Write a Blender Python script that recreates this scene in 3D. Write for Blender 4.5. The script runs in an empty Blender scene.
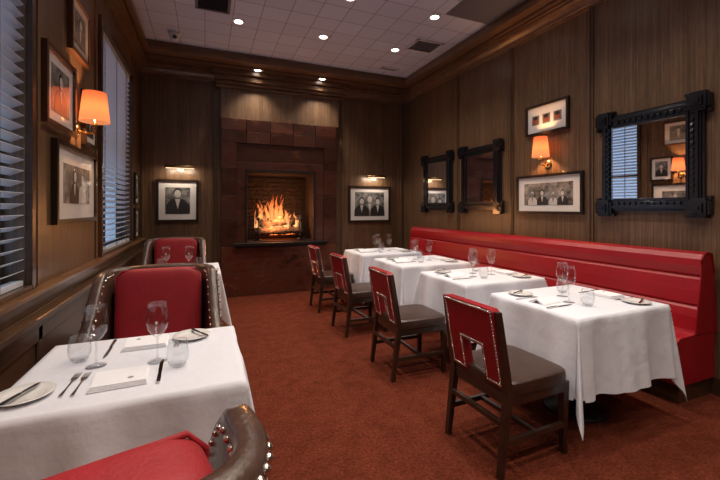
import bpy, bmesh, math, random
from math import sin, cos, pi, radians, sqrt, atan2
from mathutils import Vector, Matrix
random.seed(7)
S = bpy.context.scene
COL = S.collection

# ---------------------------------------------------------------- materials
def mat_new(name):
    m = bpy.data.materials.new(name); m.use_nodes = True
    nt = m.node_tree; nt.nodes.clear()
    return m, nt, nt.nodes, nt.links

def principled(name, col, rough=.5, metal=0, coat=0, spec=.5, bump=None, noise=None, sheen=0, coat_rough=.05):
    m, nt, N, L = mat_new(name)
    o = N.new('ShaderNodeOutputMaterial'); p = N.new('ShaderNodeBsdfPrincipled')
    L.new(p.outputs[0], o.inputs[0])
    p.inputs['Base Color'].default_value = (*col, 1)
    p.inputs['Roughness'].default_value = rough
    p.inputs['Metallic'].default_value = metal
    p.inputs['Coat Weight'].default_value = coat
    p.inputs['Coat Roughness'].default_value = coat_rough
    p.inputs['Specular IOR Level'].default_value = spec
    p.inputs['Sheen Weight'].default_value = sheen
    tc = N.new('ShaderNodeTexCoord')
    if noise:   # (scale xyz, col2, contrast lo, hi)
        sc, c2, lo, hi = noise
        mp = N.new('ShaderNodeMapping'); mp.inputs['Scale'].default_value = sc
        L.new(tc.outputs['Object'], mp.inputs[0])
        n = N.new('ShaderNodeTexNoise'); n.inputs['Scale'].default_value = 1; n.inputs['Detail'].default_value = 6
        n.inputs['Roughness'].default_value = .65
        L.new(mp.outputs[0], n.inputs['Vector'])
        r = N.new('ShaderNodeValToRGB')
        r.color_ramp.elements[0].position = lo; r.color_ramp.elements[1].position = hi
        r.color_ramp.elements[0].color = (*col, 1); r.color_ramp.elements[1].color = (*c2, 1)
        L.new(n.outputs[0], r.inputs[0]); L.new(r.outputs[0], p.inputs['Base Color'])
    if bump:    # (scale xyz, strength, dist)
        sc, st, di = bump
        mp = N.new('ShaderNodeMapping'); mp.inputs['Scale'].default_value = sc
        L.new(tc.outputs['Object'], mp.inputs[0])
        n = N.new('ShaderNodeTexNoise'); n.inputs['Scale'].default_value = 1; n.inputs['Detail'].default_value = 5
        L.new(mp.outputs[0], n.inputs['Vector'])
        b = N.new('ShaderNodeBump'); b.inputs['Strength'].default_value = st; b.inputs['Distance'].default_value = di
        L.new(n.outputs[0], b.inputs['Height']); L.new(b.outputs[0], p.inputs['Normal'])
    return m

def emission(name, col, st):
    m, nt, N, L = mat_new(name)
    o = N.new('ShaderNodeOutputMaterial'); e = N.new('ShaderNodeEmission')
    e.inputs[0].default_value = (*col, 1); e.inputs[1].default_value = st
    L.new(e.outputs[0], o.inputs[0]); return m

def glass(name, tint=(1, 1, 1), rough=.02, lo=.05, hi=.6):
    m, nt, N, L = mat_new(name)
    o = N.new('ShaderNodeOutputMaterial'); mx = N.new('ShaderNodeMixShader')
    t = N.new('ShaderNodeBsdfTransparent'); t.inputs[0].default_value = (*tint, 1)
    g = N.new('ShaderNodeBsdfGlossy'); g.inputs['Roughness'].default_value = rough
    f = N.new('ShaderNodeLayerWeight'); f.inputs[0].default_value = .5
    pw = N.new('ShaderNodeMath'); pw.operation = 'POWER'; pw.inputs[1].default_value = 3
    mr = N.new('ShaderNodeMapRange'); mr.inputs['To Min'].default_value = lo; mr.inputs['To Max'].default_value = hi
    L.new(f.outputs['Facing'], pw.inputs[0]); L.new(pw.outputs[0], mr.inputs[0]); L.new(mr.outputs[0], mx.inputs[0])
    L.new(t.outputs[0], mx.inputs[1]); L.new(g.outputs[0], mx.inputs[2]); L.new(mx.outputs[0], o.inputs[0])
    return m

def two_noise(name, s1, r1c, s2, r2c, rough, coat=0, coat_rough=.25, spec=.5, bump=.12, extra=None, det1=5):
    m, nt, N, L = mat_new(name)
    o = N.new('ShaderNodeOutputMaterial'); p = N.new('ShaderNodeBsdfPrincipled'); L.new(p.outputs[0], o.inputs[0])
    tc = N.new('ShaderNodeTexCoord')
    def nz(sc, det, rg=.65):
        mp = N.new('ShaderNodeMapping'); mp.inputs['Scale'].default_value = sc; L.new(tc.outputs['Object'], mp.inputs[0])
        n = N.new('ShaderNodeTexNoise'); n.inputs['Scale'].default_value = 1; n.inputs['Detail'].default_value = det; n.inputs['Roughness'].default_value = rg
        L.new(mp.outputs[0], n.inputs['Vector']); return n
    def ramp(src, c0, c1, a, b_):
        r = N.new('ShaderNodeValToRGB'); r.color_ramp.elements[0].position = a; r.color_ramp.elements[1].position = b_
        r.color_ramp.elements[0].color = (*c0, 1); r.color_ramp.elements[1].color = (*c1, 1); L.new(src.outputs[0], r.inputs[0]); return r
    n1 = nz(s1, det1, .7); cur = ramp(n1, *r1c).outputs[0]
    for s, rc in [(s2, r2c)] + ([extra] if extra else []):
        r = ramp(nz(s, 4), *rc)
        mm = N.new('ShaderNodeMix'); mm.data_type = 'RGBA'; mm.blend_type = 'MULTIPLY'; mm.inputs[0].default_value = 1
        L.new(cur, mm.inputs[6]); L.new(r.outputs[0], mm.inputs[7]); cur = mm.outputs[2]
    L.new(cur, p.inputs['Base Color'])
    p.inputs['Roughness'].default_value = rough; p.inputs['Coat Weight'].default_value = coat; p.inputs['Coat Roughness'].default_value = coat_rough
    p.inputs['Specular IOR Level'].default_value = spec
    b = N.new('ShaderNodeBump'); b.inputs['Strength'].default_value = bump; b.inputs['Distance'].default_value = .01
    L.new(n1.outputs[0], b.inputs['Height']); L.new(b.outputs[0], p.inputs['Normal'])
    return m

M = {}
M['panel'] = two_noise('walnut_panelling', (85, 85, 1.1), ((.080, .042, .022), (.265, .158, .088), .30, .72),
                       (6, 6, .30), ((.64, .61, .56), (1, 1, 1), .32, .68), .36, .22, .25, extra=((45, 45, 9), ((.82, .80, .77), (1, 1, 1), .40, .60)))
M['trim'] = principled('trim_wood', (.095, .044, .021), .32, noise=((6, 6, 14), (.19, .098, .048), .3, .7), coat=.35, coat_rough=.2)
M['trimd'] = principled('trim_wood_dark', (.040, .021, .012), .3, noise=((8, 8, 8), (.075, .040, .022), .3, .7), coat=.35, coat_rough=.18)
M['chairwood'] = principled('espresso_wood', (.018, .009, .006), .28, noise=((12, 12, 12), (.042, .020, .012), .3, .7), coat=.4, coat_rough=.15)
M['carpet'] = two_noise('carpet', (60, 60, 60), ((.075, .0145, .0070), (.190, .042, .0195), .34, .68), (9, 9, 9), ((.74, .70, .66), (1, 1, 1), .36, .62), .95, 0, .2, .1, .7)
M['red'] = principled('red_leather', (.27, .003, .009), .38, noise=((3, 3, 3), (.35, .005, .013), .3, .7), bump=((40, 40, 40), .15, .01), coat=.12, coat_rough=.28)
M['redfab'] = principled('red_fabric', (.25, .003, .008), .6, noise=((9, 9, 9), (.34, .006, .013), .3, .7), bump=((120, 120, 120), .3, .005), sheen=.04)
M['brown'] = principled('brown_leather', (.048, .025, .018), .33, noise=((10, 10, 10), (.105, .058, .042), .3, .7), bump=((50, 50, 50), .3, .01), coat=.3, coat_rough=.2)
M['seat'] = principled('seat_leather', (.028, .012, .008), .38, noise=((10, 10, 10), (.052, .024, .015), .3, .7), bump=((50, 50, 50), .3, .01), coat=.15, coat_rough=.25)
M['nail'] = principled('nailhead_metal', (.85, .80, .74), .22, metal=1)
M['cloth'] = principled('white_linen', (.72, .73, .79), .8, bump=((9, 9, 9), .35, .02), sheen=.05, spec=.2)
M['napkin'] = principled('napkin_linen', (.84, .84, .87), .8, bump=((60, 60, 60), .2, .005), spec=.2)
M['mark'] = principled('napkin_mark', (.30, .30, .32), .8)
M['print'] = principled('glass_print', (.7, .7, .7), .5)
M['china'] = principled('china', (.80, .79, .77), .12, coat=.5)
M['steel'] = principled('cutlery_steel', (.62, .60, .58), .16, metal=1)
M['black'] = principled('black_lacquer', (.008, .009, .013), .25, coat=.4, coat_rough=.12)
M['blackm'] = principled('black_iron', (.012, .011, .011), .45, metal=.3)
M['mirror'] = principled('mirror_silver', (.88, .88, .9), .015, metal=1)
M['framew'] = principled('frame_dark_wood', (.018, .010, .007), .3, coat=.4)
M['frameb'] = principled('frame_walnut', (.075, .030, .015), .35, coat=.4)
M['mat'] = principled('mat_board', (.68, .66, .64), .6, coat=1, coat_rough=.03)
M['photo'] = principled('photo_print', (.025, .025, .025), .5, noise=((9, 9, 9), (.34, .33, .32), .38, .68), coat=1, coat_rough=.03)
M['fgd'] = principled('print_dark', (.015, .015, .016), .5, coat=1, coat_rough=.03)
M['fgl'] = principled('print_light', (.50, .48, .46), .5, coat=1, coat_rough=.03)
M['fgm'] = principled('print_mid', (.16, .15, .145), .5, coat=1, coat_rough=.03)
M['fgr'] = principled('print_sepia', (.20, .06, .04), .5, coat=1, coat_rough=.03)
M['brass'] = principled('brass', (.62, .40, .18), .25, metal=1)
M['soot'] = principled('firebox_brick', (.018, .010, .007), .8, noise=((8, 8, 14), (.048, .022, .013), .35, .65), bump=((18, 18, 30), .6, .03))
M['bark'] = principled('log_bark', (.05, .028, .018), .9, noise=((18, 18, 18), (.26, .14, .08), .4, .7), bump=((30, 30, 30), .8, .02))
M['white'] = principled('white_plastic', (.6, .6, .6), .4)
M['grey'] = principled('grey_metal_grille', (.12, .12, .14), .5)
M['greyd'] = principled('grille_dark', (.03, .03, .036), .6)
M['slat'] = principled('blind_slat', (.62, .66, .72), .35)
M['lamp'] = emission('downlight_lens', (1, .9, .78), 14)
M['plamp'] = emission('picture_light_lens', (1, .75, .5), 2)
M['glass'] = glass('clear_glass', (.96, .97, .98), .03, .10, .9)
M['pane'] = glass('window_pane', (.93, .96, 1), .01, .04, .5)

def surround_mat(name, k, rough, metal):
    m, nt, N, L = mat_new(name)
    o = N.new('ShaderNodeOutputMaterial'); p = N.new('ShaderNodeBsdfPrincipled'); L.new(p.outputs[0], o.inputs[0])
    tc = N.new('ShaderNodeTexCoord')
    mp = N.new('ShaderNodeMapping'); mp.inputs['Scale'].default_value = (1, 1, 1.6); L.new(tc.outputs['Object'], mp.inputs[0])
    n = N.new('ShaderNodeTexNoise'); n.inputs['Scale'].default_value = 3.0; n.inputs['Detail'].default_value = 12
    n.inputs['Distortion'].default_value = .4; n.inputs['Roughness'].default_value = .76
    L.new(mp.outputs[0], n.inputs['Vector'])
    r = N.new('ShaderNodeValToRGB'); cr = r.color_ramp
    def c(a, b_, d): return (a*k, b_*k, d*k, 1)
    cr.elements[0].position = .34; cr.elements[0].color = c(.045, .020, .014)
    cr.elements[1].position = .70; cr.elements[1].color = c(.33, .15, .090)
    e = cr.elements.new(.47); e.color = c(.145, .044, .026)
    e = cr.elements.new(.54); e.color = c(.105, .048, .035)
    e = cr.elements.new(.61); e.color = c(.215, .070, .040)
    L.new(n.outputs[0], r.inputs[0]); L.new(r.outputs[0], p.inputs['Base Color'])
    p.inputs['Roughness'].default_value = rough; p.inputs['Metallic'].default_value = metal
    b = N.new('ShaderNodeBump'); b.inputs['Strength'].default_value = .3; b.inputs['Distance'].default_value = .015
    L.new(n.outputs[0], b.inputs['Height']); L.new(b.outputs[0], p.inputs['Normal'])
    return m
M['marble'] = surround_mat('rust_patina_copper', .72, .30, .35)
M['marble2'] = surround_mat('rust_patina_copper_dark', .52, .28, .35)
M['copper'] = surround_mat('bright_copper', 1.25, .24, .55)  # lower panels: same mottling, brighter and more metallic

def ceiling_mat():
    m, nt, N, L = mat_new('ceiling_tiles')
    o = N.new('ShaderNodeOutputMaterial'); p = N.new('ShaderNodeBsdfPrincipled'); L.new(p.outputs[0], o.inputs[0])
    tc = N.new('ShaderNodeTexCoord')
    b = N.new('ShaderNodeTexBrick'); b.offset = 0; b.squash = 1
    b.inputs['Scale'].default_value = 1; b.inputs['Brick Width'].default_value = .3; b.inputs['Row Height'].default_value = .3
    b.inputs['Mortar Size'].default_value = .005; b.inputs['Mortar Smooth'].default_value = .3
    b.inputs['Color1'].default_value = (.50, .53, .63, 1); b.inputs['Color2'].default_value = (.56, .59, .70, 1)
    b.inputs['Mortar'].default_value = (.22, .22, .26, 1)
    L.new(tc.outputs['Object'], b.inputs['Vector']); L.new(b.outputs['Color'], p.inputs['Base Color'])
    p.inputs['Roughness'].default_value = .75
    return m
M['ceil'] = ceiling_mat()

def shade_mat():
    m, nt, N, L = mat_new('lampshade_fabric')
    o = N.new('ShaderNodeOutputMaterial'); a = N.new('ShaderNodeAddShader')
    t = N.new('ShaderNodeBsdfTranslucent'); t.inputs[0].default_value = (.022, .006, .0025, 1)
    e = N.new('ShaderNodeEmission')
    tc = N.new('ShaderNodeTexCoord'); s = N.new('ShaderNodeSeparateXYZ'); L.new(tc.outputs['Object'], s.inputs[0])
    mr = N.new('ShaderNodeMapRange'); mr.inputs['From Min'].default_value = 0; mr.inputs['From Max'].default_value = .24
    L.new(s.outputs['Z'], mr.inputs[0])
    r = N.new('ShaderNodeValToRGB'); r.color_ramp.elements[0].color = (1, .32, .12, 1); r.color_ramp.elements[1].color = (.70, .11, .04, 1)
    L.new(mr.outputs[0], r.inputs[0]); L.new(r.outputs[0], e.inputs[0])
    e.inputs[1].default_value = .8
    L.new(t.outputs[0], a.inputs[0]); L.new(e.outputs[0], a.inputs[1]); L.new(a.outputs[0], o.inputs[0])
    return m
M['shade'] = shade_mat()

def flame_mat():
    m, nt, N, L = mat_new('flame')
    o = N.new('ShaderNodeOutputMaterial'); mx = N.new('ShaderNodeMixShader')
    t = N.new('ShaderNodeBsdfTransparent'); e = N.new('ShaderNodeEmission')
    tc = N.new('ShaderNodeTexCoord'); s = N.new('ShaderNodeSeparateXYZ'); L.new(tc.outputs['Object'], s.inputs[0])
    mr = N.new('ShaderNodeMapRange'); mr.inputs['From Min'].default_value = 1.0; mr.inputs['From Max'].default_value = 1.62
    # flame object's own origin sits at the grate, so heights are measured in its local frame
    L.new(s.outputs['Z'], mr.inputs[0])
    r = N.new('ShaderNodeValToRGB'); cr = r.color_ramp
    cr.elements[0].color = (1, .50, .20, 1); cr.elements[1].color = (.8, .10, .02, 1)
    x = cr.elements.new(.4); x.color = (1, .30, .08, 1)
    L.new(mr.outputs[0], r.inputs[0]); L.new(r.outputs[0], e.inputs[0]); e.inputs[1].default_value = 2.0
    mp = N.new('ShaderNodeMapping'); mp.inputs['Scale'].default_value = (20, 20, 6); L.new(tc.outputs['Object'], mp.inputs[0])
    n = N.new('ShaderNodeTexNoise'); n.inputs['Scale'].default_value = 1; n.inputs['Detail'].default_value = 3; L.new(mp.outputs[0], n.inputs['Vector'])
    r2 = N.new('ShaderNodeValToRGB'); r2.color_ramp.elements[0].position = .42; r2.color_ramp.elements[1].position = .74
    r2.color_ramp.elements[0].color = (0.0, 0.0, 0.0, 1); r2.color_ramp.elements[1].color = (.75, .75, .75, 1)
    L.new(n.outputs[0], r2.inputs[0]); L.new(r2.outputs[0], mx.inputs[0])
    L.new(t.outputs[0], mx.inputs[1]); L.new(e.outputs[0], mx.inputs[2]); L.new(mx.outputs[0], o.inputs[0])
    return m
M['flame'] = flame_mat()
M['ember'] = emission('ember', (1, .18, .03), 3)

# ---------------------------------------------------------------- mesh builder
class B:
    def __init__(s):
        s.v = []; s.f = []; s.mi = []; s.sm = []; s.mats = []
    def m(s, k):
        if k not in s.mats: s.mats.append(k)
        return s.mats.index(k)
    def add(s, vs, fs, mat, smooth=False, T=None):
        o = len(s.v)
        if T is not None: vs = [T @ Vector(v) for v in vs]
        s.v += [tuple(v) for v in vs]
        i = s.m(mat)
        for f in fs:
            s.f.append([o + a for a in f]); s.mi.append(i); s.sm.append(smooth)
    def boxb(s, x0, x1, y0, y1, z0, z1, mat, T=None):
        vs = [(x, y, z) for z in (z0, z1) for y in (y0, y1) for x in (x0, x1)]
        s.add(vs, [(0, 2, 3, 1), (4, 5, 7, 6), (0, 1, 5, 4), (2, 6, 7, 3), (0, 4, 6, 2), (1, 3, 7, 5)], mat, False, T)
    def box(s, c, d, mat, T=None):
        s.boxb(c[0]-d[0]/2, c[0]+d[0]/2, c[1]-d[1]/2, c[1]+d[1]/2, c[2]-d[2]/2, c[2]+d[2]/2, mat, T)
    def hexa(s, p0, w0, p1, w1, mat):
        vs = []
        for p, w in ((p0, w0), (p1, w1)):
            for dx, dy in ((-1, -1), (1, -1), (1, 1), (-1, 1)):
                vs.append((p[0]+dx*w/2, p[1]+dy*w/2, p[2]))
        s.add(vs, [(3, 2, 1, 0), (4, 5, 6, 7), (0, 1, 5, 4), (1, 2, 6, 5), (2, 3, 7, 6), (3, 0, 4, 7)], mat)
    def tube(s, pts, rad, mat, seg=12, smooth=True, T=None):
        pts = [Vector(p) for p in pts]
        if not isinstance(rad, (list, tuple)): rad = [rad]*len(pts)
        vs = []; fs = []
        for i, p in enumerate(pts):
            d = (pts[min(i+1, len(pts)-1)] - pts[max(i-1, 0)]).normalized()
            up = Vector((0, 0, 1)) if abs(d.z) < .9 else Vector((1, 0, 0))
            a = d.cross(up).normalized(); b = d.cross(a)
            for k in range(seg):
                t = 2*pi*k/seg
                vs.append(p + a*cos(t)*rad[i] + b*sin(t)*rad[i])
        for i in range(len(pts)-1):
            for k in range(seg):
                k2 = (k+1) % seg
                fs.append((i*seg+k, i*seg+k2, (i+1)*seg+k2, (i+1)*seg+k))
        fs.append(tuple(range(seg))[::-1]); fs.append(tuple((len(pts)-1)*seg+k for k in range(seg)))
        s.add(vs, fs, mat, smooth, T)
    def lathe(s, prof, c, mat, seg=32, smooth=True, T=None):
        vs = []; rings = []; fs = []
        for r, z in prof:
            if r < 1e-6: rings.append([len(vs)]); vs.append((c[0], c[1], c[2]+z))
            else:
                rings.append(list(range(len(vs), len(vs)+seg)))
                for k in range(seg):
                    t = 2*pi*k/seg; vs.append((c[0]+r*cos(t), c[1]+r*sin(t), c[2]+z))
        for a, b in zip(rings[:-1], rings[1:]):
            for k in range(seg):
                k2 = (k+1) % seg
                if len(a) == 1 and len(b) == 1: continue
                if len(a) == 1: fs.append((a[0], b[k], b[k2]))
                elif len(b) == 1: fs.append((a[k], a[k2], b[0]))
                else: fs.append((a[k], a[k2], b[k2], b[k]))
        s.add(vs, fs, mat, smooth, T)
    def sell(s, c, r, mat, e=1.0, nu=20, nv=12, T=None):
        def p(x, k): return (abs(x)**k)*(1 if x >= 0 else -1)
        vs = []; fs = []
        for j in range(1, nv):
            ph = -pi/2 + pi*j/nv
            for i in range(nu):
                th = 2*pi*i/nu
                vs.append((c[0]+r[0]*p(cos(ph), e)*p(cos(th), e), c[1]+r[1]*p(cos(ph), e)*p(sin(th), e), c[2]+r[2]*p(sin(ph), e)))
        bt = len(vs); vs.append((c[0], c[1], c[2]-r[2])); tp = len(vs); vs.append((c[0], c[1], c[2]+r[2]))
        for j in range(nv-2):
            for i in range(nu):
                i2 = (i+1) % nu
                fs.append((j*nu+i, j*nu+i2, (j+1)*nu+i2, (j+1)*nu+i))
        for i in range(nu):
            i2 = (i+1) % nu
            fs.append((bt, i2, i)); fs.append((tp, (nv-2)*nu+i, (nv-2)*nu+i2))
        s.add(vs, fs, mat, True, T)
    def prism(s, poly, ax, t0, t1, mat, smooth=False, T=None):
        n = len(poly)
        def q(a, b, t):
            return {'x': (t, a, b), 'y': (a, t, b), 'z': (a, b, t)}[ax]
        vs = [q(a, b, t0) for a, b in poly] + [q(a, b, t1) for a, b in poly]
        fs = [tuple(range(n))[::-1], tuple(range(n, 2*n))]
        s.add(vs, fs, mat, False, T)
        s.add(vs, [(i, (i+1) % n, n+(i+1) % n, n+i) for i in range(n)], mat, smooth, T)
    def nail(s, p, r=.006, T=None):
        s.sell(p, (r, r, r), 'nail', 1, 8, 6, T)
    def obj(s, name, loc=(0, 0, 0), rz=0, bevel=0, parent=None, seg=2, weld=True):
        me = bpy.data.meshes.new(name + '_mesh')
        me.from_pydata(s.v, [], s.f)
        for k in s.mats: me.materials.append(M[k])
        me.polygons.foreach_set('material_index', s.mi)
        me.polygons.foreach_set('use_smooth', s.sm)
        bm = bmesh.new(); bm.from_mesh(me)
        if weld: bmesh.ops.remove_doubles(bm, verts=bm.verts, dist=1e-6)
        bmesh.ops.recalc_face_normals(bm, faces=bm.faces)
        bm.to_mesh(me); bm.free()
        o = bpy.data.objects.new(name, me); COL.objects.link(o)
        o.location = loc; o.rotation_euler = (0, 0, rz)
        if parent: o.parent = parent
        if bevel:
            md = o.modifiers.new('bevel', 'BEVEL'); md.width = bevel; md.segments = seg; md.limit_method = 'ANGLE'; md.angle_limit = radians(40)
        return o

def inst(src, name, loc, rz=0):
    o = bpy.data.objects.new(name, src.data); COL.objects.link(o); o.location = loc; o.rotation_euler = (0, 0, rz)
    for md in src.modifiers:
        n = o.modifiers.new(md.name, md.type)
        if md.type == 'BEVEL':
            n.width = md.width; n.segments = md.segments; n.limit_method = 'ANGLE'; n.angle_limit = md.angle_limit
    return o

def empty(name, loc=(0, 0, 0)):
    e = bpy.data.objects.new(name, None); COL.objects.link(e); e.location = loc; e.empty_display_size = .1; return e

def light(kind, name, loc, energy, col, parent=None, rot=(0, 0, 0), size=.05, angle=120, blend=.8, sy=None):
    l = bpy.data.lights.new(name, kind); l.energy = energy; l.color = col
    if kind == 'SPOT': l.spot_size = radians(angle); l.spot_blend = blend; l.shadow_soft_size = size
    elif kind == 'POINT': l.shadow_soft_size = size
    elif kind == 'AREA':
        l.size = size
        if sy: l.shape = 'RECTANGLE'; l.size_y = sy
    o = bpy.data.objects.new(name, l); COL.objects.link(o); o.location = loc; o.rotation_euler = rot
    if parent: o.parent = parent
    return o

# ---------------------------------------------------------------- room
XL, XR, YB, YF = -.875, 3.5, 6.3, -2.6
ZS, ZC = 3.50, 3.60
b = B(); b.boxb(XL-.2, XR+.2, YF-.2, YB+.5, -.12, 0, 'carpet'); b.obj('floor')
b = B(); b.boxb(XL-.2, XR+.2, YF-.2, YB+.2, ZC, ZC+.12, 'ceil'); b.obj('ceiling')
b = B(); b.boxb(XR, XR+.15, YF-.15, YB+.15, 0, ZC, 'panel'); b.obj('wall_right')
b = B(); b.boxb(XL, XR, YF-.15, YF, 0, ZC, 'panel'); b.obj('wall_front')
# back wall with firebox hole
FX0, FX1, FZ0, FZ1 = .62, 1.69, .85, 1.95
b = B()
b.boxb(XL-.15, FX0-.06, YB, YB+.15, 0, ZC, 'panel'); b.boxb(FX1+.06, XR, YB, YB+.15, 0, ZC, 'panel')
b.boxb(FX0-.06, FX1+.06, YB, YB+.15, 0, FZ0-.06, 'panel'); b.boxb(FX0-.06, FX1+.06, YB, YB+.15, FZ1+.06, ZC, 'panel')
b.obj('wall_back')
# left wall with windows
WIN = [(.75, 2.50), (4.0, 5.48)]; WZ0, WZ1 = .96, 3.05
b = B()
b.boxb(XL-.15, XL, YF-.15, YB, 0, WZ0, 'panel'); b.boxb(XL-.15, XL, YF-.15, YB, WZ1, ZC, 'panel')
ys = [YF-.15] + [q for w in WIN for q in w] + [YB]
for i in range(0, len(ys), 2): b.boxb(XL-.15, XL, ys[i], ys[i+1], WZ0, WZ1, 'panel')
b.obj('wall_left')

# panel stiles
b = B()
for y in (4.62, 3.56, 2.53, 1.46, .4, -.7):
    b.boxb(XR-.016, XR, y-.026, y+.026, .12, 3.36, 'panel')
    b.boxb(XR-.024, XR-.015, y-.008, y+.008, .12, 3.36, 'trimd')
b.obj('trim_1', bevel=.002)
b = B()
for x in (-.86, .12, 2.24, 3.46):
    b.boxb(x-.024, x+.024, YB-.016, YB, .12, 3.36, 'panel'); b.boxb(x-.007, x+.007, YB-.022, YB-.015, .12, 3.36, 'trimd')
b.obj('trim_2', bevel=.002)
b = B()
for y in (2.64, 3.86, 5.62):
    b.boxb(XL, XL+.014, y-.02, y+.02, .95, 3.36, 'panel')
b.obj('trim_3', bevel=.002)

# soffit
b = B()
b.boxb(XL, XR, 5.62, YB, ZS, ZC-.001, 'trim'); b.boxb(3.16, XR, YF, 5.62, ZS, ZC-.001, 'trim')
b.boxb(XL, -.72, YF, 5.62, ZS, ZC-.001, 'trim'); b.boxb(-.72, 3.16, YF, YF+.3, ZS, ZC-.001, 'trim')
for (x0, x1, y0, y1) in ((-.74, 3.18, 5.60, 5.66), (3.13, 3.19, YF+.3, 5.60), (-.75, -.69, YF+.3, 5.60)):
    b.boxb(x0, x1, y0, y1, ZS-.03, ZS+.03, 'trim')
b.boxb(XL, XR, 5.84, 5.88, ZS-.016, ZS, 'trimd'); b.boxb(3.29, 3.32, YF, 5.84, ZS-.016, ZS, 'trimd')
b.obj('trim_4', bevel=.008)
# crown profiles
def crown_profile(sgn, w):
    pts = [(0, 3.34), (.02, 3.34), (.022, 3.365), (.035, 3.37), (.045, 3.40), (.07, 3.435), (.10, 3.45), (.105, 3.47), (.125, 3.475), (.125, ZS), (0, ZS)]
    return [(w+sgn*a, z) for a, z in pts]
b = B(); b.prism(crown_profile(-1, YB), 'x', XL, XR, 'trim'); b.obj('trim_5')
b = B(); b.prism(crown_profile(-1, XR), 'y', YF, YB, 'trim'); b.obj('trim_6')
b = B(); b.prism([(XL+(x-XL)*.9, z) for x, z in crown_profile(1, XL)], 'y', YF, YB, 'trim'); b.obj('trim_7')
b = B(); b.prism(crown_profile(1, YF), 'x', XL, XR, 'trim'); b.obj('trim_8')
# cornice over the chimney breast
b = B()
b.boxb(.16, 2.22, 6.10, 6.20, 3.30, 3.345, 'trim'); b.boxb(.13, 2.25, 6.06, 6.20, 3.345, 3.43, 'trim'); b.boxb(.10, 2.28, 6.02, 6.20, 3.43, ZS, 'trim')
b.boxb(.22, 2.16, 6.20, 6.30, 2.78, 3.36, 'panel')
b.boxb(.16, 2.22, 6.165, 6.30, 3.25, 3.30, 'trim')
b.obj('trim_9', bevel=.008)
# baseboards
def base(name, x0, x1, y0, y1):
    b = B(); b.boxb(x0, x1, y0, y1, 0, .13, 'trimd'); b.obj(name, bevel=.005)
base('baseboard_right', XR-.025, XR, YF, YB); base('baseboard_back', XL+.1, .2, YB-.025, YB)
base('baseboard_back.001', 2.14, XR-.03, YB-.025, YB); base('baseboard_left', XL, XL+.10, YF, YB); base('baseboard_front', XL+.1, XR-.03, YF, YF+.025)
# left wainscot + sill
b = B()
b.boxb(XL, XL+.06, YF, YB, .13, .80, 'trimd')
b.boxb(XL, XL+.115, YF, YB, .80, .835, 'trimd'); b.boxb(XL, XL+.09, YF, YB, .765, .80, 'trimd')
b.boxb(XL, XL+.045, YF, YB, .835, .915, 'trimd'); b.boxb(XL, XL+.075, YF, YB, .915, .945, 'trim')
for y in [YF+.3+.95*i for i in range(9)]:
    b.boxb(XL+.06, XL+.072, y, y+.06, .13, .765, 'trimd')
b.boxb(XL+.06, XL+.072, YF, YB, .68, .765, 'trimd')
b.obj('trim_10', bevel=.006)

# windows
for wi, (y0, y1) in enumerate(WIN):
    e = empty('window_%d' % (wi+1), (XL, (y0+y1)/2, 0))
    off = Vector((-XL, -(y0+y1)/2, 0))
    b = B()
    t = .05
    b.boxb(XL, XL+.03, y0-t, y0, WZ0-.015, WZ1+t, 'trimd'); b.boxb(XL, XL+.03, y1, y1+t, WZ0-.015, WZ1+t, 'trimd')
    b.boxb(XL, XL+.03, y0, y1, WZ1, WZ1+t, 'trimd'); b.boxb(XL-.14, XL+.03, y0, y1, WZ0-.015, WZ0+.012, 'trimd')
    b.boxb(XL-.145, XL-.10, y0, y0+.05, WZ0, WZ1, 'trimd'); b.boxb(XL-.145, XL-.10, y1-.05, y1, WZ0, WZ1, 'trimd')
    b.boxb(XL-.145, XL-.10, y0, y1, WZ1-.06, WZ1, 'trimd'); b.boxb(XL-.145, XL-.10, y0, y1, (WZ0+WZ1)/2-.025, (WZ0+WZ1)/2+.025, 'trimd')
    b.boxb(XL-.14, XL-.11, (y0+y1)/2-.015, (y0+y1)/2+.015, WZ0, WZ1, 'trimd')
    b.boxb(XL-.14, XL-.11, y0, y1, WZ0, WZ0+.05, 'trimd')
    b.obj('frame_%d' % wi, off, bevel=.003, parent=e)
    b = B(); b.boxb(XL-.13, XL-.125, y0+.04, y1-.04, WZ0+.04, WZ1-.05, 'pane'); b.obj('pane_%d' % wi, off, parent=e)
    b = B()
    b.boxb(XL-.06, XL-.003, y0+.006, y1-.006, WZ1-.07, WZ1-.005, 'slat')
    b.boxb(XL-.055, XL-.005, y0+.01, y1-.01, WZ0+.015, WZ0+.04, 'slat')
    z = WZ0+.08
    while z < WZ1-.09:
        T = Matrix.Translation((XL-.03, 0, z)) @ Matrix.Rotation(radians(-24), 4, 'Y')
        b.boxb(-.031, .031, y0+.012, y1-.012, -.0015, .0015, 'slat', T)
        z += .058
    for q in (.15, .5, .85):
        yy = y0+(y1-y0)*q
        b.boxb(XL-.005, XL-.002, yy-.006, yy+.006, WZ0+.02, WZ1-.02, 'greyd')
    b.obj('venetian_blind_%d' % wi, off, parent=e)

# ---------------------------------------------------------------- ceiling fittings
def downlight(x, y, z, energy, angle=125):
    b = B()
    b.lathe([(.048, -.004), (.075, -.008), (.08, -.003), (.08, 0), (.048, 0)], (0, 0, 0), 'white', 28)
    b.lathe([(0, -.002), (.05, -.002), (.05, 0), (0, 0)], (0, 0, 0), 'lamp', 24)
    o = b.obj('recessed_downlight', (x, y, z))
    light('SPOT', 'bulb', (0, 0, -.02), energy, (1, .88, .76), o, size=.05, angle=angle, blend=.9)
for y in (4.68, 3.7, 2.7, 1.7, .7, -.4, -1.5):  # nearer rows extend the visible grid, unseen lamps added as fill light
    for x in (.37, 1.42, 2.47):
        downlight(x, y, ZC, 56, 120)
for x in (.75, 1.78): downlight(x, 5.93, ZS, 75, 105)

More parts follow.
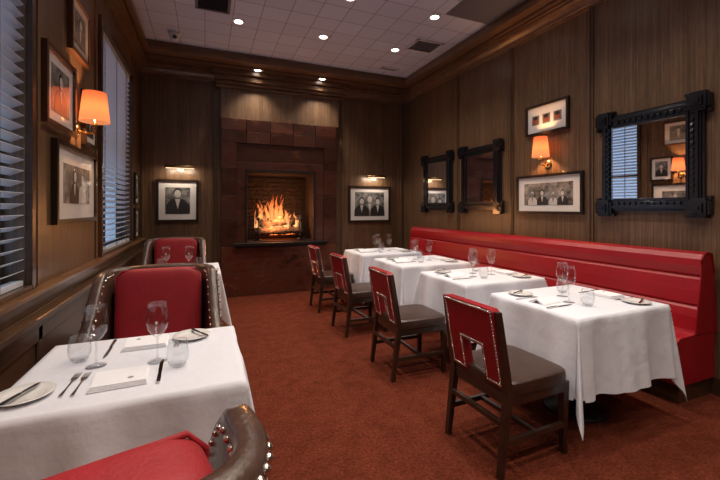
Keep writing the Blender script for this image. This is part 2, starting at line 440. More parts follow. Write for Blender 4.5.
def vent(name, x, y, sx, sy, k='grey'):
    b = B()
    b.boxb(-sx/2, sx/2, -sy/2, -sy/2+.03, -.012, 0, k); b.boxb(-sx/2, sx/2, sy/2-.03, sy/2, -.012, 0, k)
    b.boxb(-sx/2, -sx/2+.03, -sy/2, sy/2, -.012, 0, k); b.boxb(sx/2-.03, sx/2, -sy/2, sy/2, -.012, 0, k)
    b.boxb(-sx/2, sx/2, -sy/2, sy/2, -.002, 0, 'greyd')
    n = int((sy-.06)/.03)
    for i in range(n):
        T = Matrix.Translation((0, -sy/2+.045+i*.03, -.008)) @ Matrix.Rotation(radians(35), 4, 'X')
        b.boxb(-sx/2+.03, sx/2-.03, -.011, .011, -.001, .001, k, T)
    b.obj(name, (x, y, ZC))
vent('ceiling_air_vent', 2.78, 4.42, .42, .36, 'white'); vent('ceiling_air_vent', .08, 4.35, .36, .36, 'grey')
vent('ceiling_air_vent', 2.72, 5.35, .30, .12, 'white')
b = B(); b.boxb(-.3, .3, -.3, .3, -.012, 0, 'grey'); b.boxb(-.26, .26, -.26, .26, -.016, -.011, 'grey'); b.obj('ceiling_speaker_panel', (2.84, 3.28, ZC), bevel=.003)
b = B()
b.lathe([(0, 0), (.07, 0), (.07, -.02), (.06, -.03), (0, -.03)], (0, 0, 0), 'white')
b.sell((0, 0, -.05), (.052, .052, .052), 'white'); b.tube([(0, 0, -.06), (.01, -.08, -.08)], .032, 'white'); b.tube([(.01, -.08, -.08), (.0105, -.085, -.0815)], .025, 'black')
b.obj('security_camera', (-.36, 5.30, ZC))

# ---------------------------------------------------------------- fireplace
e = empty('fireplace', (1.16, 6.2, 0)); off = Vector((-1.16, -6.2, 0))
b = B()
Y0 = 6.15
g = .006
for j, (xa, xb) in enumerate(((.23, .46), (1.87, 2.10))):
    for i, (za, zb) in enumerate(((.78, 1.185), (1.185, 1.59), (1.59, 1.995), (1.995, 2.40))): b.boxb(xa, xb, Y0-.014, YB, za, zb-g, 'marble' if (i+j) % 2 else 'marble2')
for r_, (za, zb) in enumerate(((2.40, 2.59), (2.59, 2.78))):
    for i in range(5):
        xa = .23+i*.374; b.boxb(xa, xa+.374-g, Y0-.014, YB, za, zb-g*.6, 'marble' if (i+r_) % 2 else 'marble2')
b.boxb(.463, 1.867, Y0, YB, 2.12, 2.40-g, 'marble2')
b.boxb(.23, 2.10, Y0-.014, YB, .385, .78-g, 'copper'); b.boxb(.23, 2.10, Y0-.014, YB, 0, .385-g, 'copper')
b.boxb(.463, FX0, Y0, YB, .78, 2.12-g, 'marble'); b.boxb(FX1, 1.867, Y0, YB, .78, 2.12-g, 'marble')
b.boxb(FX0, FX1, Y0, YB, FZ1, 2.12-g, 'marble'); b.boxb(FX0, FX1, Y0, YB, .78, FZ0, 'marble')
b.boxb(.233, 2.097, Y0+.02, YB-.001, .01, FZ0-.07, 'blackm')
b.obj('surround', off, bevel=.003, parent=e)
b = B()
for x in (FX0-.035, FX1+.005): b.boxb(x, x+.03, Y0-.012, Y0+.03, FZ0-.02, FZ1+.035, 'blackm')
b.boxb(FX0-.035, FX1+.035, Y0-.012, Y0+.03, FZ1+.005, FZ1+.035, 'blackm')
b.boxb(.40, 1.92, Y0-.12, Y0+.03, .79, .83, 'blackm')
b.boxb(.43, 1.89, Y0-.08, Y0+.01, .755, .79, 'blackm')
b.obj('metal_edge', off, bevel=.003, parent=e)
b = B()
for (a, c, d, f, g_, h) in ((FX0-.05, FX0, Y0+.03, 6.75, FZ0-.05, FZ1+.05), (FX1, FX1+.05, Y0+.03, 6.75, FZ0-.05, FZ1+.05),
                           (FX0, FX1, 6.70, 6.75, FZ0-.05, FZ1+.05), (FX0, FX1, Y0+.03, 6.7, FZ1, FZ1+.05), (FX0, FX1, Y0+.03, 6.7, FZ0-.05, FZ0)):
    b.boxb(a, c, d, f, g_, h, 'soot')
r = 0; z = FZ0+.01
while z < FZ1-.07:
    x = FX0+.005-(.1 if r % 2 else 0)
    while x < FX1:
        b.boxb(max(x, FX0), min(x+.19, FX1), 6.685, 6.70, z, z+.065, 'soot'); x += .2
    z += .075; r += 1
b.obj('firebox', off, parent=e)
# fire
e = empty('log_fire', (1.15, 6.42, FZ0)); off = Vector((-1.15, -6.42, -FZ0))
b = B()
for x in (.80, 1.50):
    b.tube([(x, 6.24, FZ0), (x, 6.24, 1.17)], .013, 'blackm'); b.sell((x, 6.24, 1.20), (.03, .03, .03), 'blackm')
    b.tube([(x, 6.24, .93), (x, 6.6, .93)], .012, 'blackm'); b.tube([(x, 6.6, FZ0), (x, 6.6, .93)], .012, 'blackm')
    b.tube([(x-.06, 6.24, FZ0+.01), (x+.06, 6.24, FZ0+.01)], .012, 'blackm')
for i in range(7):
    x = .86+i*.095
    b.tube([(x, 6.28, 1.0), (x, 6.30, .93), (x, 6.58, .93)], .008, 'blackm', 8)
b.obj('grate', off, parent=e)
b = B()
def log(p, q, r):
    p = Vector(p); q = Vector(q); n = 9
    b.tube([p.lerp(q, i/(n-1)) + Vector((0, random.uniform(-.006, .006), random.uniform(-.006, .006))) for i in range(n)],
           [r*random.uniform(.88, 1.1) for _ in range(n)], 'bark', 14)
log((.76, 6.33, 1.0), (1.54, 6.35, 1.0), .065); log((.80, 6.50, 1.0), (1.5, 6.48, 1.01), .06)
log((.80, 6.33, 1.12), (1.42, 6.37, 1.14), .055); log((1.0, 6.34, 1.14), (1.54, 6.42, 1.22), .045); log((.84, 6.46, 1.16), (1.22, 6.34, 1.23), .04)
b.obj('logs', off, parent=e)
b = B(); b.sell((1.15, 6.44, .955), (.3, .12, .03), 'ember', .7); b.obj('embers', off, parent=e)
b = B()
for i in range(38):
    x = random.gauss(1.12, .20); x = min(max(x, .80), 1.50); y = random.uniform(6.30, 6.60)
    h = (.70 - 1.0*abs(x-1.08)) * random.uniform(.45, 1.0); w = random.uniform(.020, .046); ph = random.uniform(0, 6)
    n = 12; pts = []; rr = []
    for k in range(n+1):
        t = k/n
        pts.append((x+.035*t*sin(ph+5*t)+.06*t*t*sin(ph), y+.02*t*cos(ph+4*t), 1.03+h*t)); rr.append(max(.001, w*(sin(pi*min(1, t*.85+.15))**.8)*(1-t)**.5*1.2))
    b.tube(pts, rr, 'flame', 10)
b.obj('flames', off, parent=e)
light('POINT', 'fire_glow', (0, -.14, .38), 32, (1, .42, .15), e, size=.12)
light('POINT', 'fire_glow_low', (-.15, -.20, .22), 5, (1, .42, .15), e, size=.06)

# ---------------------------------------------------------------- wall things; local: x right, -y out of wall, z up
ROT = {'back': 0, 'right': -pi/2, 'left': pi/2}
def wloc(wall, a, z):
    return {'back': (a, YB, z), 'right': (XR, a, z), 'left': (XL, a, z)}[wall]

def figure(b, x, z, h, y, coat='fgd', skin='fgl', shirt=True):
    w = h*.42
    b.prism([(x-w, z), (x-w*.95, z+h*.35), (x-w*.55, z+h*.55), (x-w*.15, z+h*.60), (x+w*.15, z+h*.60), (x+w*.55, z+h*.55), (x+w*.95, z+h*.35), (x+w, z)], 'y', y-.001, y, coat)
    if shirt: b.prism([(x-w*.22, z+h*.58), (x+w*.22, z+h*.58), (x, z+h*.18)], 'y', y-.002, y-.001, skin)
    def ell(cx, cz, a, c, yy, k):
        b.prism([(cx+a*cos(t*pi/8), cz+c*sin(t*pi/8)) for t in range(16)], 'y', yy-.001, yy, k)
    ell(x, z+h*.83, h*.135, h*.17, y-.0015, coat); ell(x, z+h*.77, h*.115, h*.15, y-.0026, skin)

def frame(wall, a, z, w, h, fw=.035, mat_w=.09, fm='framew', figs=(), kind='photo', inset=None):
    b = B(); d = .035
    x0, x1, z0, z1 = -w/2, w/2, -h/2, h/2
    b.boxb(x0, x0+fw, -d, 0, z0, z1, fm); b.boxb(x1-fw, x1, -d, 0, z0, z1, fm)
    b.boxb(x0+fw, x1-fw, -d, 0, z0, z0+fw, fm); b.boxb(x0+fw, x1-fw, -d, 0, z1-fw, z1, fm)
    b.boxb(x0+fw, x1-fw, -.018, -.005, z0+fw, z1-fw, 'mat')
    if kind == 'photo':
        mx = fw+mat_w; mz = fw+mat_w*(.8 if h < w else 1)
        b.boxb(x0+mx, x1-mx, -.0195, -.018, z0+mz, z1-mz, 'photo')
        ph = h-2*mz
        for (fx, fz, fh, c, s) in figs:
            figure(b, fx*(w/2-mx), z0+mz+.001+fz*ph, fh*ph, -.0196-abs(fx)*.0008, c, s)
    elif kind == 'three':
        for i in (-1, 0, 1):
            cx = i*(w-2*fw)*.28
            b.boxb(cx-.05, cx+.05, -.0195, -.018, -.055, .05, 'fgm')
            b.boxb(cx-.035, cx+.035, -.0205, -.0195, -.04, .02, 'fgr')
            b.prism([(cx+.03*cos(t*pi/8), .022+.02*sin(t*pi/8)) for t in range(16)], 'y', -.0213, -.0205, 'fgd')
    o = b.obj('framed_photograph', wloc(wall, a, z), ROT[wall], bevel=.004)
    return o

frame('back', -.38, 1.49, .58, .64, .035, .085, figs=((0, 0, .98, 'fgd', 'fgl'),))
frame('back', 2.79, 1.45, .84, .66, .04, .09, figs=((-.55, 0, .8, 'fgd', 'fgl'), (.0, .0, .9, 'fgm', 'fgl'), (.55, 0, .78, 'fgd', 'fgl')))
frame('right', 3.04, 2.375, .56, .34, .026, .05, kind='three')
frame('right', 3.03, 1.535, .86, .44, .028, .085, figs=((-.62, 0, .62, 'fgl', 'fgm'), (-.2, 0, .7, 'fgd', 'fgl'), (.25, .0, .55, 'fgl', 'fgm'), (.62, 0, .66, 'fgd', 'fgl')))
frame('left', 3.31, 1.545, .92, .54, .032, .13, 'framew', figs=((-.25, 0, .9, 'fgd', 'fgl'), (.35, 0, .8, 'fgl', 'fgl')))
frame('left', 2.96, 2.12, .54, .48, .03, .08, 'frameb', figs=((0, 0, .9, 'fgd', 'fgl'),))
frame('left', 3.37, 2.69, .46, .42, .03, .07, 'frameb', figs=((0, 0, .85, 'fgm', 'fgl'),))
frame('left', 3.62, 2.08, .34, .42, .025, .05, 'framew', figs=((0, 0, .85, 'fgd', 'fgl'),))
frame('left', 5.84, 1.64, .34, .42, .025, .05, 'framew', figs=((0, 0, .85, 'fgd', 'fgl'),))
frame('left', 5.84, 1.18, .34, .40, .025, .05, 'framew', figs=((0, 0, .85, 'fgm', 'fgl'),))

def picture_light(a, z, L):
    b = B()
    b.boxb(-.04, .04, -.015, 0, -.03, .03, 'brass')
    b.tube([(0, -.01, 0), (0, -.10, .04), (0, -.16, .03)], .008, 'brass', 8)
    b.tube([(-L/2, -.16, .02), (L/2, -.16, .02)], .022, 'brass', 14)
    b.boxb(-L/2+.02, L/2-.02, -.172, -.148, -.006, -.001, 'plamp')
    o = b.obj('picture_light', wloc('back', a, z), 0)
    light('AREA', 'tube_lamp', (0, -.15, -.012), 2.6, (1, .82, .62), o, rot=(radians(25), 0, 0), size=L-.06, sy=.02)
picture_light(-.34, 1.97, .42); picture_light(2.86, 1.93, .36)

def sconce(wall, a, z, r=.095, en=26):
    b = B()
    b.lathe([(0, 0), (.045, 0), (.045, .012), (.03, .02), (0, .02)], (0, 0, 0), 'brass', 20, T=Matrix.Translation((.0, 0, -.07)) @ Matrix.Rotation(pi/2, 4, 'X'))
    b.tube([(0, -.015, -.07), (0, -.06, -.09), (0, -.11, -.085), (0, -.115, -.05), (0, -.115, .02)], .008, 'brass', 10)
    b.lathe([(0, .0), (.022, .0), (.022, .012), (.012, .02), (.012, .07), (0, .07)], (0, -.115, -.03), 'brass', 16)
    b.tube([(-r*.72, -.115, .215), (r*.72, -.115, .215)], .002, 'brass', 6)
    b.lathe([(r, 0), (r*.76, .22)], (0, -.115, 0), 'shade', 36)
    o = b.obj('wall_sconce', wloc(wall, a, z), ROT[wall], weld=False)
    light('POINT', 'bulb', (0, -.115, .10), en, (1, .50, .22), o, size=.03)
sconce('right', 3.03, 1.935, .09, 26); sconce('left', 3.34, 2.02, .098, 26); sconce('left', .2, 2.0, .095, 22)

# ornate mirrors
def mirror_src(turn=0):
    b = B(); W, H = .88, .96
    x0, x1, z0, z1 = -W/2+.045, W/2-.045, -H/2+.045, H/2-.045
    fw = .115
    def rail(xa, xb, za, zb, d): b.boxb(xa, xb, -d, 0, za, zb, 'black')
    for inset, w, d in ((0, fw, .03), (.018, fw-.045, .042), (.03, .022, .054), (fw-.02, .02, .046)):
        a0, a1, c0, c1 = x0+inset, x1-inset, z0+inset, z1-inset
        rail(a0, a0+w, c0, c1, d); rail(a1-w, a1, c0, c1, d); rail(a0+w, a1-w, c0, c0+w, d); rail(a0+w, a1-w, c1-w, c1, d)
    for sx in (-1, 1):
        for sz in (-1, 1):
            cx, cz = sx*(W/2-.075), sz*(H/2-.075)
            b.box((cx, -.03, cz), (.15, .06, .10), 'black'); b.box((cx, -.03, cz), (.10, .06, .15), 'black')
            b.box((cx, -.035, cz), (.115, .07, .115), 'black'); b.box((cx, -.042, cz), (.07, .084, .07), 'black')
            b.box((cx, -.046, cz), (.035, .092, .035), 'black')
            b.box((sx*(W/2-.012), -.022, sz*(H/2-.15)), (.024, .044, .035), 'black'); b.box((sx*(W/2-.15), -.022, sz*(H/2-.012)), (.035, .044, .024), 'black')
    for i in range(-5, 6):
        x = i*.048
        for sz in (-1, 1): b.box((x, -.05, sz*(H/2-.115)), (.026, .016, .026), 'black', None)
    for i in range(-6, 7):
        for sx in (-1, 1): b.box((sx*(W/2-.115), -.05, i*.046), (.026, .016, .026), 'black')
    T = Matrix.Translation((0, -.026, 0)) @ Matrix.Rotation(radians(turn), 4, 'Z')
    b.boxb(x0+fw-.012, x1-fw+.012, -.002, .002, z0+fw-.01, z1-fw+.01, 'mirror', T)
    return b
for y, tn in ((5.145, 0), (4.12, 0), (2.01, 3.6)):
    mirror_src(tn).obj('wall_mirror', wloc('right', y, 1.785), ROT['right'], bevel=.003)

# ---------------------------------------------------------------- banquette
b = B()
y0, y1 = 1.55, 5.66
b.boxb(3.08, 3.474, y0+.03, y1-.03, 0, .14, 'trimd')
b.prism([(3.04, .14), (3.03, .30), (3.0, .34), (2.985, .40), (3.0, .45), (3.04, .475), (3.20, .48), (3.46, .47), (3.46, .14)], 'y', y0, y1, 'red')
# back: three soft horizontal channels and a rolled top
b.prism([(3.21, .47), (3.222, .50), (3.232, .60), (3.246, .655), (3.262, .672), (3.252, .69), (3.262, .78), (3.278, .865), (3.295, .882), (3.284, .90), (3.28, .96), (3.287, 1.01), (3.312, 1.045), (3.36, 1.06), (3.41, 1.05), (3.44, 1.01), (3.46, .9), (3.46, .47)], 'y', y0, y1, 'red')
b.tube([(2.995, y0, .335), (2.995, y1, .335)], .006, 'red', 8)
b.tube([(3.215, y0-.002, .48), (3.285, y0-.002, .90), (3.28, y0-.002, .96), (3.315, y0-.002, 1.045), (3.36, y0-.002, 1.06), (3.42, y0-.002, 1.045), (3.455, y0-.002, .9)], .006, 'red', 8)
b.obj('banquette', bevel=.008)

# ---------------------------------------------------------------- dining chair (faces +y local)
def chair_src():
    b = B()
    def yb(z): return -.215 - max(0, z-.45)*.19
    for sx in (-1, 1):
        x = sx*.212
        b.hexa((x, -.275, 0), .030, (x, -.222, .42), .042, 'chairwood')
        b.hexa((x, -.222, .42), .042, (x, yb(.85)-.0, .85), .030, 'chairwood')
        b.hexa((x*.95, .205, 0), .030, (x*.95, .205, .40), .044, 'chairwood')
        b.boxb(x-.012, x+.012, -.24, .20, .155, .185, 'chairwood')
    b.boxb(-.2, .2, -.03, -.005, .158, .182, 'chairwood')
    b.boxb(-.2, .2, -.262, -.238, .25, .28, 'chairwood')
    b.boxb(-.225, .225, -.235, .225, .355, .41, 'chairwood')
    b.sell((0, .0, .435), (.232, .238, .045), 'seat', .28, 32, 12)
    poly = [(-.2, .44), (-.2, .845), (-.185, .86), (.185, .86), (.2, .845), (.2, .44), (.075, .44), (.075, .63), (-.075, .63), (-.075, .44)]
    n = len(poly); th = .026
    vs = [(x, yb(z)-th, z) for x, z in poly] + [(x, yb(z)+th, z) for x, z in poly]
    quads = [(0, 1, 2, 8, 9), (2, 3, 7, 8), (3, 4, 5, 6, 7)]
    b.add(vs, [tuple(q) for q in quads] + [tuple(a+n for a in q[::-1]) for q in quads] + [(i, (i+1) % n, n+(i+1) % n, n+i) for i in range(n)], 'red')
    b.boxb(-.2, .2, yb(.44)-.02, yb(.44)+.02, .41, .445, 'chairwood')
    def line(p, q, st=.017):
        L = sqrt((p[0]-q[0])**2+(p[1]-q[1])**2); k = max(1, int(L/st))
        for i in range(k+1):
            x = p[0]+(q[0]-p[0])*i/k; z = p[1]+(q[1]-p[1])*i/k
            for s in (-1, 1): b.nail((x, yb(z)+s*(th+.001), z), .007)
    line((-.186, .455), (-.186, .843)); line((-.17, .845), (.17, .845)); line((.186, .455), (.186, .843))
    line((-.09, .455), (-.09, .645)); line((.09, .455), (.09, .645)); line((-.075, .645), (.075, .645))
    line((-.175, .455), (-.105, .455)); line((.105, .455), (.175, .455))
    return b
src = chair_src().obj('dining_chair', (1.66, 1.715, 0), -pi/2+.03, bevel=.004)
for y, r in ((2.86, -.02), (3.97, .03), (4.98, 0)): inst(src, 'dining_chair', (1.66, y, 0), -pi/2+r)

# ---------------------------------------------------------------- armchair (faces +y local)
def armchair_src():
    b = B()
    R = .10; wb = .262; wf = .325; yb_ = -.29; yf = .26
    path = []
    def W(y): return wb+(wf-wb)*(y-yb_)/(yf-yb_)
    n1, n2, n3 = 14, 8, 12
    for i in range(n1):
        y = yf+((yb_+R)-yf)*i/n1; path.append((-W(y), y))
    for i in range(n2):
        t = pi+(pi/2)*i/n2; y = yb_+R+R*sin(t); path.append((-W(y)+R+R*cos(t), y))
    for i in range(n3): path.append((-wb+R+(2*wb-2*R)*i/n3, yb_))
    for i in range(n2):
        t = 1.5*pi+(pi/2)*i/n2; y = yb_+R+R*sin(t); path.append((W(y)-R+R*cos(t), y))
    for i in range(n1+1):
        y = (yb_+R)+(yf-(yb_+R))*i/n1; path.append((W(y), y))
    N = len(path); ys0 = -.12
    def top(x, y):
        if y <= ys0: return .985+.012*(1-min(1, abs(x)/wb)**2)
        t = (y-ys0)/(yf-ys0)
        return .66+.325*(.5+.5*cos(pi*min(1, t**.8)))
    def FL(z): return .018*max(0, (z-.22)/.78)**1.5
    th = .028
    ZN = 6
    grid = []
    for i, (x, y) in enumerate(path):
        xa, ya = path[max(i-1, 0)]; xb, yb2 = path[min(i+1, N-1)]
        tx, ty = xb-xa, yb2-ya; L = sqrt(tx*tx+ty*ty); nx, ny = ty/L, -tx/L
        zt = top(x, y); ring = []
        for k in range(ZN+1):
            z = .22+(zt-.22)*k/ZN; fl = FL(z)
            ring.append((x+nx*(th+fl), y+ny*(th+fl), z))
        fl = FL(zt)
        ring.append((x+nx*(th*.6+fl), y+ny*(th*.6+fl), zt+.014)); ring.append((x+nx*(-th*.6+fl), y+ny*(-th*.6+fl), zt+.014))
        for k in range(ZN, -1, -1):
            z = .22+(zt-.22)*k/ZN; fl = FL(z)
            ring.append((x-nx*(th-fl), y-ny*(th-fl), z))
        grid.append(ring)
        z = zt-.02; fl = FL(z)
        b.nail((x+nx*(th+fl+.001), y+ny*(th+fl+.001), z), .0095)
        z = zt-.045
        if i % 2 == 0: b.nail((x+nx*(th+FL(z)+.001), y+ny*(th+FL(z)+.001), z), .0060)
    K = len(grid[0])
    vs = [p for r in grid for p in r]; fs = []
    for i in range(N-1):
        for k in range(K):
            k2 = (k+1) % K
            fs.append((i*K+k, i*K+k2, (i+1)*K+k2, (i+1)*K+k))
    fs.append(tuple(range(K))[::-1]); fs.append(tuple((N-1)*K+k for k in range(K)))
    b.add(vs, fs[:-2], 'brown', True); b.add(vs, fs[-2:], 'brown', False)
    for i in list(range(0, 16)) + list(range(N-16, N)):
        x, y = path[i]; zt = top(x, y)
        sx = -1 if x < 0 else 1
        b.nail((x-sx*(th-FL(zt)+.001), y, zt-.018), .0075)
    for sx in (-1, 1):
        zt = top(wf, yf)
        for k in range(17):
            z = .25+(zt-.27)*k/16; fl = FL(z)
            b.nail((sx*(wf+fl+.016), yf+.001, z), .0085)
            b.nail((sx*(wf+fl-.016), yf+.001, z), .0085)
    b.boxb(-wb+.02, wb-.02, -.27, .25, .20, .34, 'brown')
    b.sell((0, .02, .40), (.265, .26, .075), 'redfab', .35, 40, 16)
    T = Matrix.Translation((0, -.17, .735)) @ Matrix.Rotation(radians(7), 4, 'X')
    b.sell((0, 0, 0), (.238, .075, .268), 'redfab', .30, 48, 22, T)
    b.tube([T @ Vector((-.225, .045, -.2)), T @ Vector((-.232, .05, .22)), T @ Vector((-.2, .05, .258)), T @ Vector((.2, .05, .258)), T @ Vector((.232, .05, .22)), T @ Vector((.225, .045, -.2))], .006, 'redfab', 8)
    for sx in (-1, 1):
        b.hexa((sx*.29, .23, 0), .028, (sx*.28, .21, .22), .05, 'chairwood'); b.hexa((sx*.25, -.29, 0), .028, (sx*.24, -.24, .22), .05, 'chairwood')
    return b
src = armchair_src().obj('armchair', (-.26, 2.48, 0), pi)
inst(src, 'armchair', (-.262, .79, 0), radians(16))
inst(src, 'armchair', (-.33, 5.0, 0), pi)

# ---------------------------------------------------------------- tables
def table(cx, cy, a, c, drop, seed, ztop=.75, fins=None):
    rnd = random.Random(seed)
    e = empty('dining_table', (cx, cy, 0))
    b = B()
    b.boxb(-a+.01, a-.01, -c+.01, c-.01, ztop-.04, ztop-.006, 'chairwood')
    b.tube([(0, 0, .03), (0, 0, ztop-.04)], .035, 'blackm', 20)
    b.lathe([(0, .035), (.05, .035), (.08, .022), (.20, .012), (.205, 0), (0, 0)], (0, 0, 0), 'blackm', 36)
    b.boxb(-.25, .25, -.03, .03, ztop-.06, ztop-.04, 'blackm'); b.boxb(-.03, .03, -.25, .25, ztop-.06, ztop-.04, 'blackm')
    b.obj('pedestal_and_top', parent=e)
    nd, nm = 22, 40
    def axis(h):
        return [-h-drop+drop*i/nd for i in range(nd)] + [-h+2*h*i/nm for i in range(nm)] + [h+drop*i/nd for i in range(nd+1)]
    xs, ysx = axis(a), axis(c)
    ph = [rnd.uniform(0, 6) for _ in range(8)]; fin = [rnd.uniform(.14, .24) for _ in range(4)]
    if fins: fin = fins
    skew = [rnd.uniform(-.3, .3) for _ in range(4)]
    vs = []
    def wave(t, half, side):
        w = max(0, 1-(abs(t)/half)**8)
        f = sin(t*13+ph[side]); g = sin(t*23+ph[side+4])
        return w*(.034*(abs(f)**1.3)*(1 if f > 0 else -.8)+.014*g+.006*sin(t*41+ph[side]*2))
    for x in xs:
        for y in ysx:
            ox, oy = max(abs(x)-a, 0), max(abs(y)-c, 0); sx, sy = (1 if x >= 0 else -1), (1 if y >= 0 else -1)
            if ox < 1e-6 and oy < 1e-6: vs.append((x, y, 0)); continue
            if oy < 1e-6:
                r = ox; o = .08*r + .006*min(1, r/.02) + (r/drop)**.8*wave(y, c, 0 if sx > 0 else 1)
                vs.append((sx*(a+max(o, .003)), y, -sqrt(max(0, r*r-(.09*r)**2)))); continue
            if ox < 1e-6:
                r = oy; o = .08*r + .006*min(1, r/.02) + (r/drop)**.8*wave(x, a, 2 if sy > 0 else 3)
                vs.append((x, sy*(c+max(o, .003)), -sqrt(max(0, r*r-(.09*r)**2)))); continue
            r = sqrt(ox*ox+oy*oy); f = atan2(oy, ox)
            q = (0 if sx > 0 else 1)+(0 if sy > 0 else 2)
            g = f + skew[q]*sin(2*f)*.5; s2 = sin(2*g)
            rho = r*(.08 + fin[q]*abs(s2)**2.0 - .10*(sin(4*g)**2)*(1 if r > .05 else r/.05)) + .006*min(1, r/.02)
            rho = max(rho, -.03)
            vs.append((sx*(a+rho*cos(f)), sy*(c+rho*sin(f)), -sqrt(max(0, r*r-min(rho, r)**2))*.97))
    ny = len(ysx); fs = []
    for i in range(len(xs)-1):
        for j in range(ny-1): fs.append((i*ny+j, i*ny+j+1, (i+1)*ny+j+1, (i+1)*ny+j))
    b = B(); b.add(vs, fs, 'cloth', True)
    o = b.obj('tablecloth', (0, 0, ztop), parent=e, weld=False)
    return e
RT = [(2.375, 1.84, .42, .35), (2.40, 2.84, .43, .35), (2.40, 3.90, .44, .36), (2.40, 4.97, .44, .36)]
for i, (x, y, a, c) in enumerate(RT): table(x, y, a, c, .455, i+1, fins=[.15, .15, .06, .15] if i == 0 else None)
LT = [(-.245, 1.77, .385, .345), (-.245, 4.27, .385, .36)]
for i, (x, y, a, c) in enumerate(LT): table(x, y, a, c, .44, i+11)

# ---------------------------------------------------------------- tableware sources
ZT = .752
class Ware:
    def __init__(s, fn, name, bevel=0): s.fn = fn; s.name = name; s.src = None; s.bevel = bevel
    def __call__(s, x, y, rz=0, z=ZT):
        if s.src is None: s.src = s.fn().obj(s.name, (x, y, z), rz, s.bevel); return s.src
        return inst(s.src, s.name, (x, y, z), rz)
def f_wine():
    b = B()
    b.lathe([(0, .0), (.036, 0), (.0365, .0015), (.012, .005), (.005, .012), (.004, .03), (.0038, .09), (.007, .100), (.022, .112), (.035, .132), (.0415, .158), (.0415, .178), (.038, .21), (.034, .238), (.0335, .2385)], (0, 0, 0), 'glass', 32)
    b.lathe([(.0347, .237), (.0347, .2395), (.0327, .2395), (.0327, .237), (.0347, .237)], (0, 0, 0), 'glass', 32)
    b.prism([(-.006, .168), (0, .160), (.006, .168), (0, .176)], 'y', -.0425, -.0418, 'print')
    return b
def f_tumbler():
    b = B()
    b.lathe([(0, .0), (.024, 0), (.032, .012), (.040, .035), (.0405, .055), (.036, .085), (.033, .102)], (0, 0, 0), 'glass', 32)
    b.lathe([(0, .008), (.022, .008), (.030, .013)], (0, 0, 0), 'glass', 32)
    b.lathe([(.0337, .101), (.0337, .103), (.0318, .103), (.0318, .101), (.0337, .101)], (0, 0, 0), 'glass', 32)
    return b
def f_plate():
    b = B()
    b.lathe([(0, .001), (.045, .001), (.05, 0), (.055, .003), (.082, .012), (.084, .014), (.082, .0155), (.056, .006), (.05, .0045), (0, .0045)], (0, 0, 0), 'china', 40)
    return b
def f_fork():
    b = B()
    out = [(-.004, 0), (-.006, .005), (-.003, .06), (-.003, .12), (-.010, .135), (-.011, .15), (.011, .15), (.010, .135), (.003, .12), (.003, .06), (.006, .005), (.004, 0)]
    b.prism(out, 'z', .001, .0035, 'steel')
    for i in range(4):
        x = -.0095+i*.0063; b.prism([(x-.0015, .149), (x-.001, .195), (x+.001, .195), (x+.0015, .149)], 'z', .001, .003, 'steel')
    return b
def f_knife():
    b = B()
    b.prism([(-.005, 0), (-.007, .01), (-.006, .095), (.006, .095), (.007, .01), (.005, 0)], 'z', .0, .007, 'steel')
    b.prism([(-.006, .095), (-.008, .11), (-.008, .19), (-.002, .222), (.004, .228), (.006, .20), (.006, .095)], 'z', .001, .003, 'steel')
    return b
def f_bknife():
    b = B()
    b.prism([(-.005, 0), (-.006, .01), (-.004, .07), (.004, .07), (.006, .01), (.005, 0)], 'z', .0, .006, 'black')
    b.prism([(-.004, .07), (-.009, .09), (-.008, .14), (0, .155), (.006, .13), (.004, .07)], 'z', .001, .003, 'steel')
    return b
def f_napkin():
    b = B()
    for i in range(4):
        k = .003*i
        b.prism([(-.09+k, -.075+k), (.09-k*.4, -.075+k*.6), (.09-k, .075-k), (-.09+k*.6, .075-k*.5)], 'z', i*.0042, i*.0042+.0036, 'napkin')
    b.prism([(.035+.010*cos(t*pi/6), -.03+.010*sin(t*pi/6)) for t in range(12)], 'z', .0162, .0166, 'mark')
    return b
def f_napfold():
    b = B()
    b.prism([(-.06, 0), (-.045, .012), (-.004, .03), (.0, .034), (.004, .03), (.045, .012), (.06, 0), (.03, .0), (0, .022), (-.03, 0)], 'y', -.09, .09, 'napkin')
    return b
wine = Ware(f_wine, 'wine_glass'); tumb = Ware(f_tumbler, 'water_tumbler'); plate = Ware(f_plate, 'bread_plate')
fork = Ware(f_fork, 'dinner_fork', 0); knife = Ware(f_knife, 'dinner_knife', .001); bkn = Ware(f_bknife, 'butter_knife', .001)
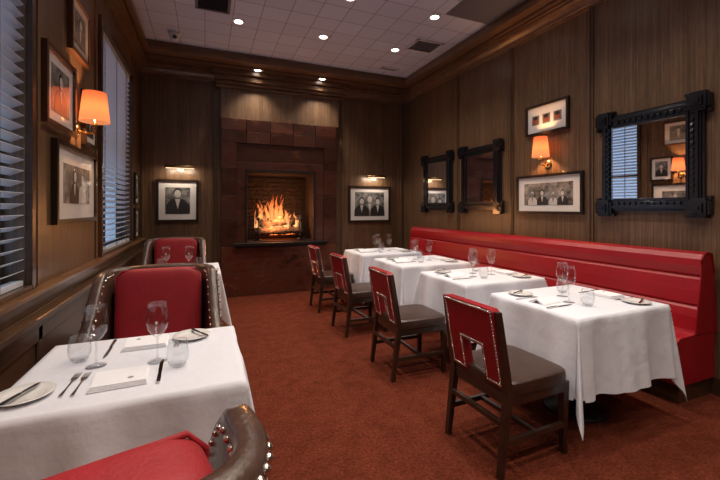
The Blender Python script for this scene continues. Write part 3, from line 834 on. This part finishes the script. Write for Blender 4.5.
nap = Ware(f_napkin, 'folded_napkin', .001); napf = Ware(f_napfold, 'tented_napkin', .002)

# left front table
wine(-.40, 1.78); wine(-.18, 1.74); tumb(-.475, 1.86); tumb(-.10, 1.655)
plate(-.555, 1.575); bkn(-.585, 1.50, -.35, ZT+.0155)
nap(-.285, 1.60, .05); fork(-.445, 1.53, -.02); fork(-.41, 1.52, .0); knife(-.155, 1.52, .03)
nap(-.25, 1.98, pi); plate(-.06, 2.0); bkn(-.06, 2.07, pi+.5, ZT+.0155); fork(-.12, 2.07, pi); knife(-.39, 2.08, pi)
# left rear table
wine(-.36, 4.22); wine(-.15, 4.20); tumb(-.42, 4.36); tumb(-.07, 4.32); nap(-.25, 4.05); plate(.05, 4.05); plate(-.5, 4.45); nap(-.25, 4.5, pi)
# right tables: diner A on chair side (-x), diner B on banquette side (+x)
for i, (x, y, a, c) in enumerate(RT):
    napf(x-.27, y+.01+.02*(i % 2), pi/2+.12) ; nap(x+.29, y-.02, pi/2)
    fork(x-.40, y+.13, -pi/2); knife(x-.40, y-.12, -pi/2+.03)
    fork(x+.40, y-.14, pi/2); knife(x+.41, y+.11, pi/2)
    plate(x-.26, y+.23); bkn(x-.33, y+.22, -pi/2+.4, ZT+.0155)
    plate(x+.27, y-.24); bkn(x+.34, y-.24, pi/2+.4, ZT+.0155)
    wine(x-.13, y-.06); wine(x-.02, y+.08); tumb(x-.10, y-.17); tumb(x+.08, y+.16)
    if i: wine(x+.10, y-.04)

# ---------------------------------------------------------------- world + camera
w = bpy.data.worlds.new('dusk_sky'); S.world = w; w.use_nodes = True
bg = w.node_tree.nodes['Background']; bg.inputs[0].default_value = (.42, .58, .80, 1); bg.inputs[1].default_value = 1.1

cam = bpy.data.cameras.new('camera'); co = bpy.data.objects.new('camera', cam); COL.objects.link(co)
co.location = (0, 0, 1.38); co.rotation_euler = (pi/2, 0, radians(-22.46))
cam.lens = 18.75; cam.sensor_width = 36; cam.shift_y = -32/720; cam.clip_start = .02
S.camera = co
S.view_settings.view_transform = 'Standard'
S.view_settings.look = 'None'
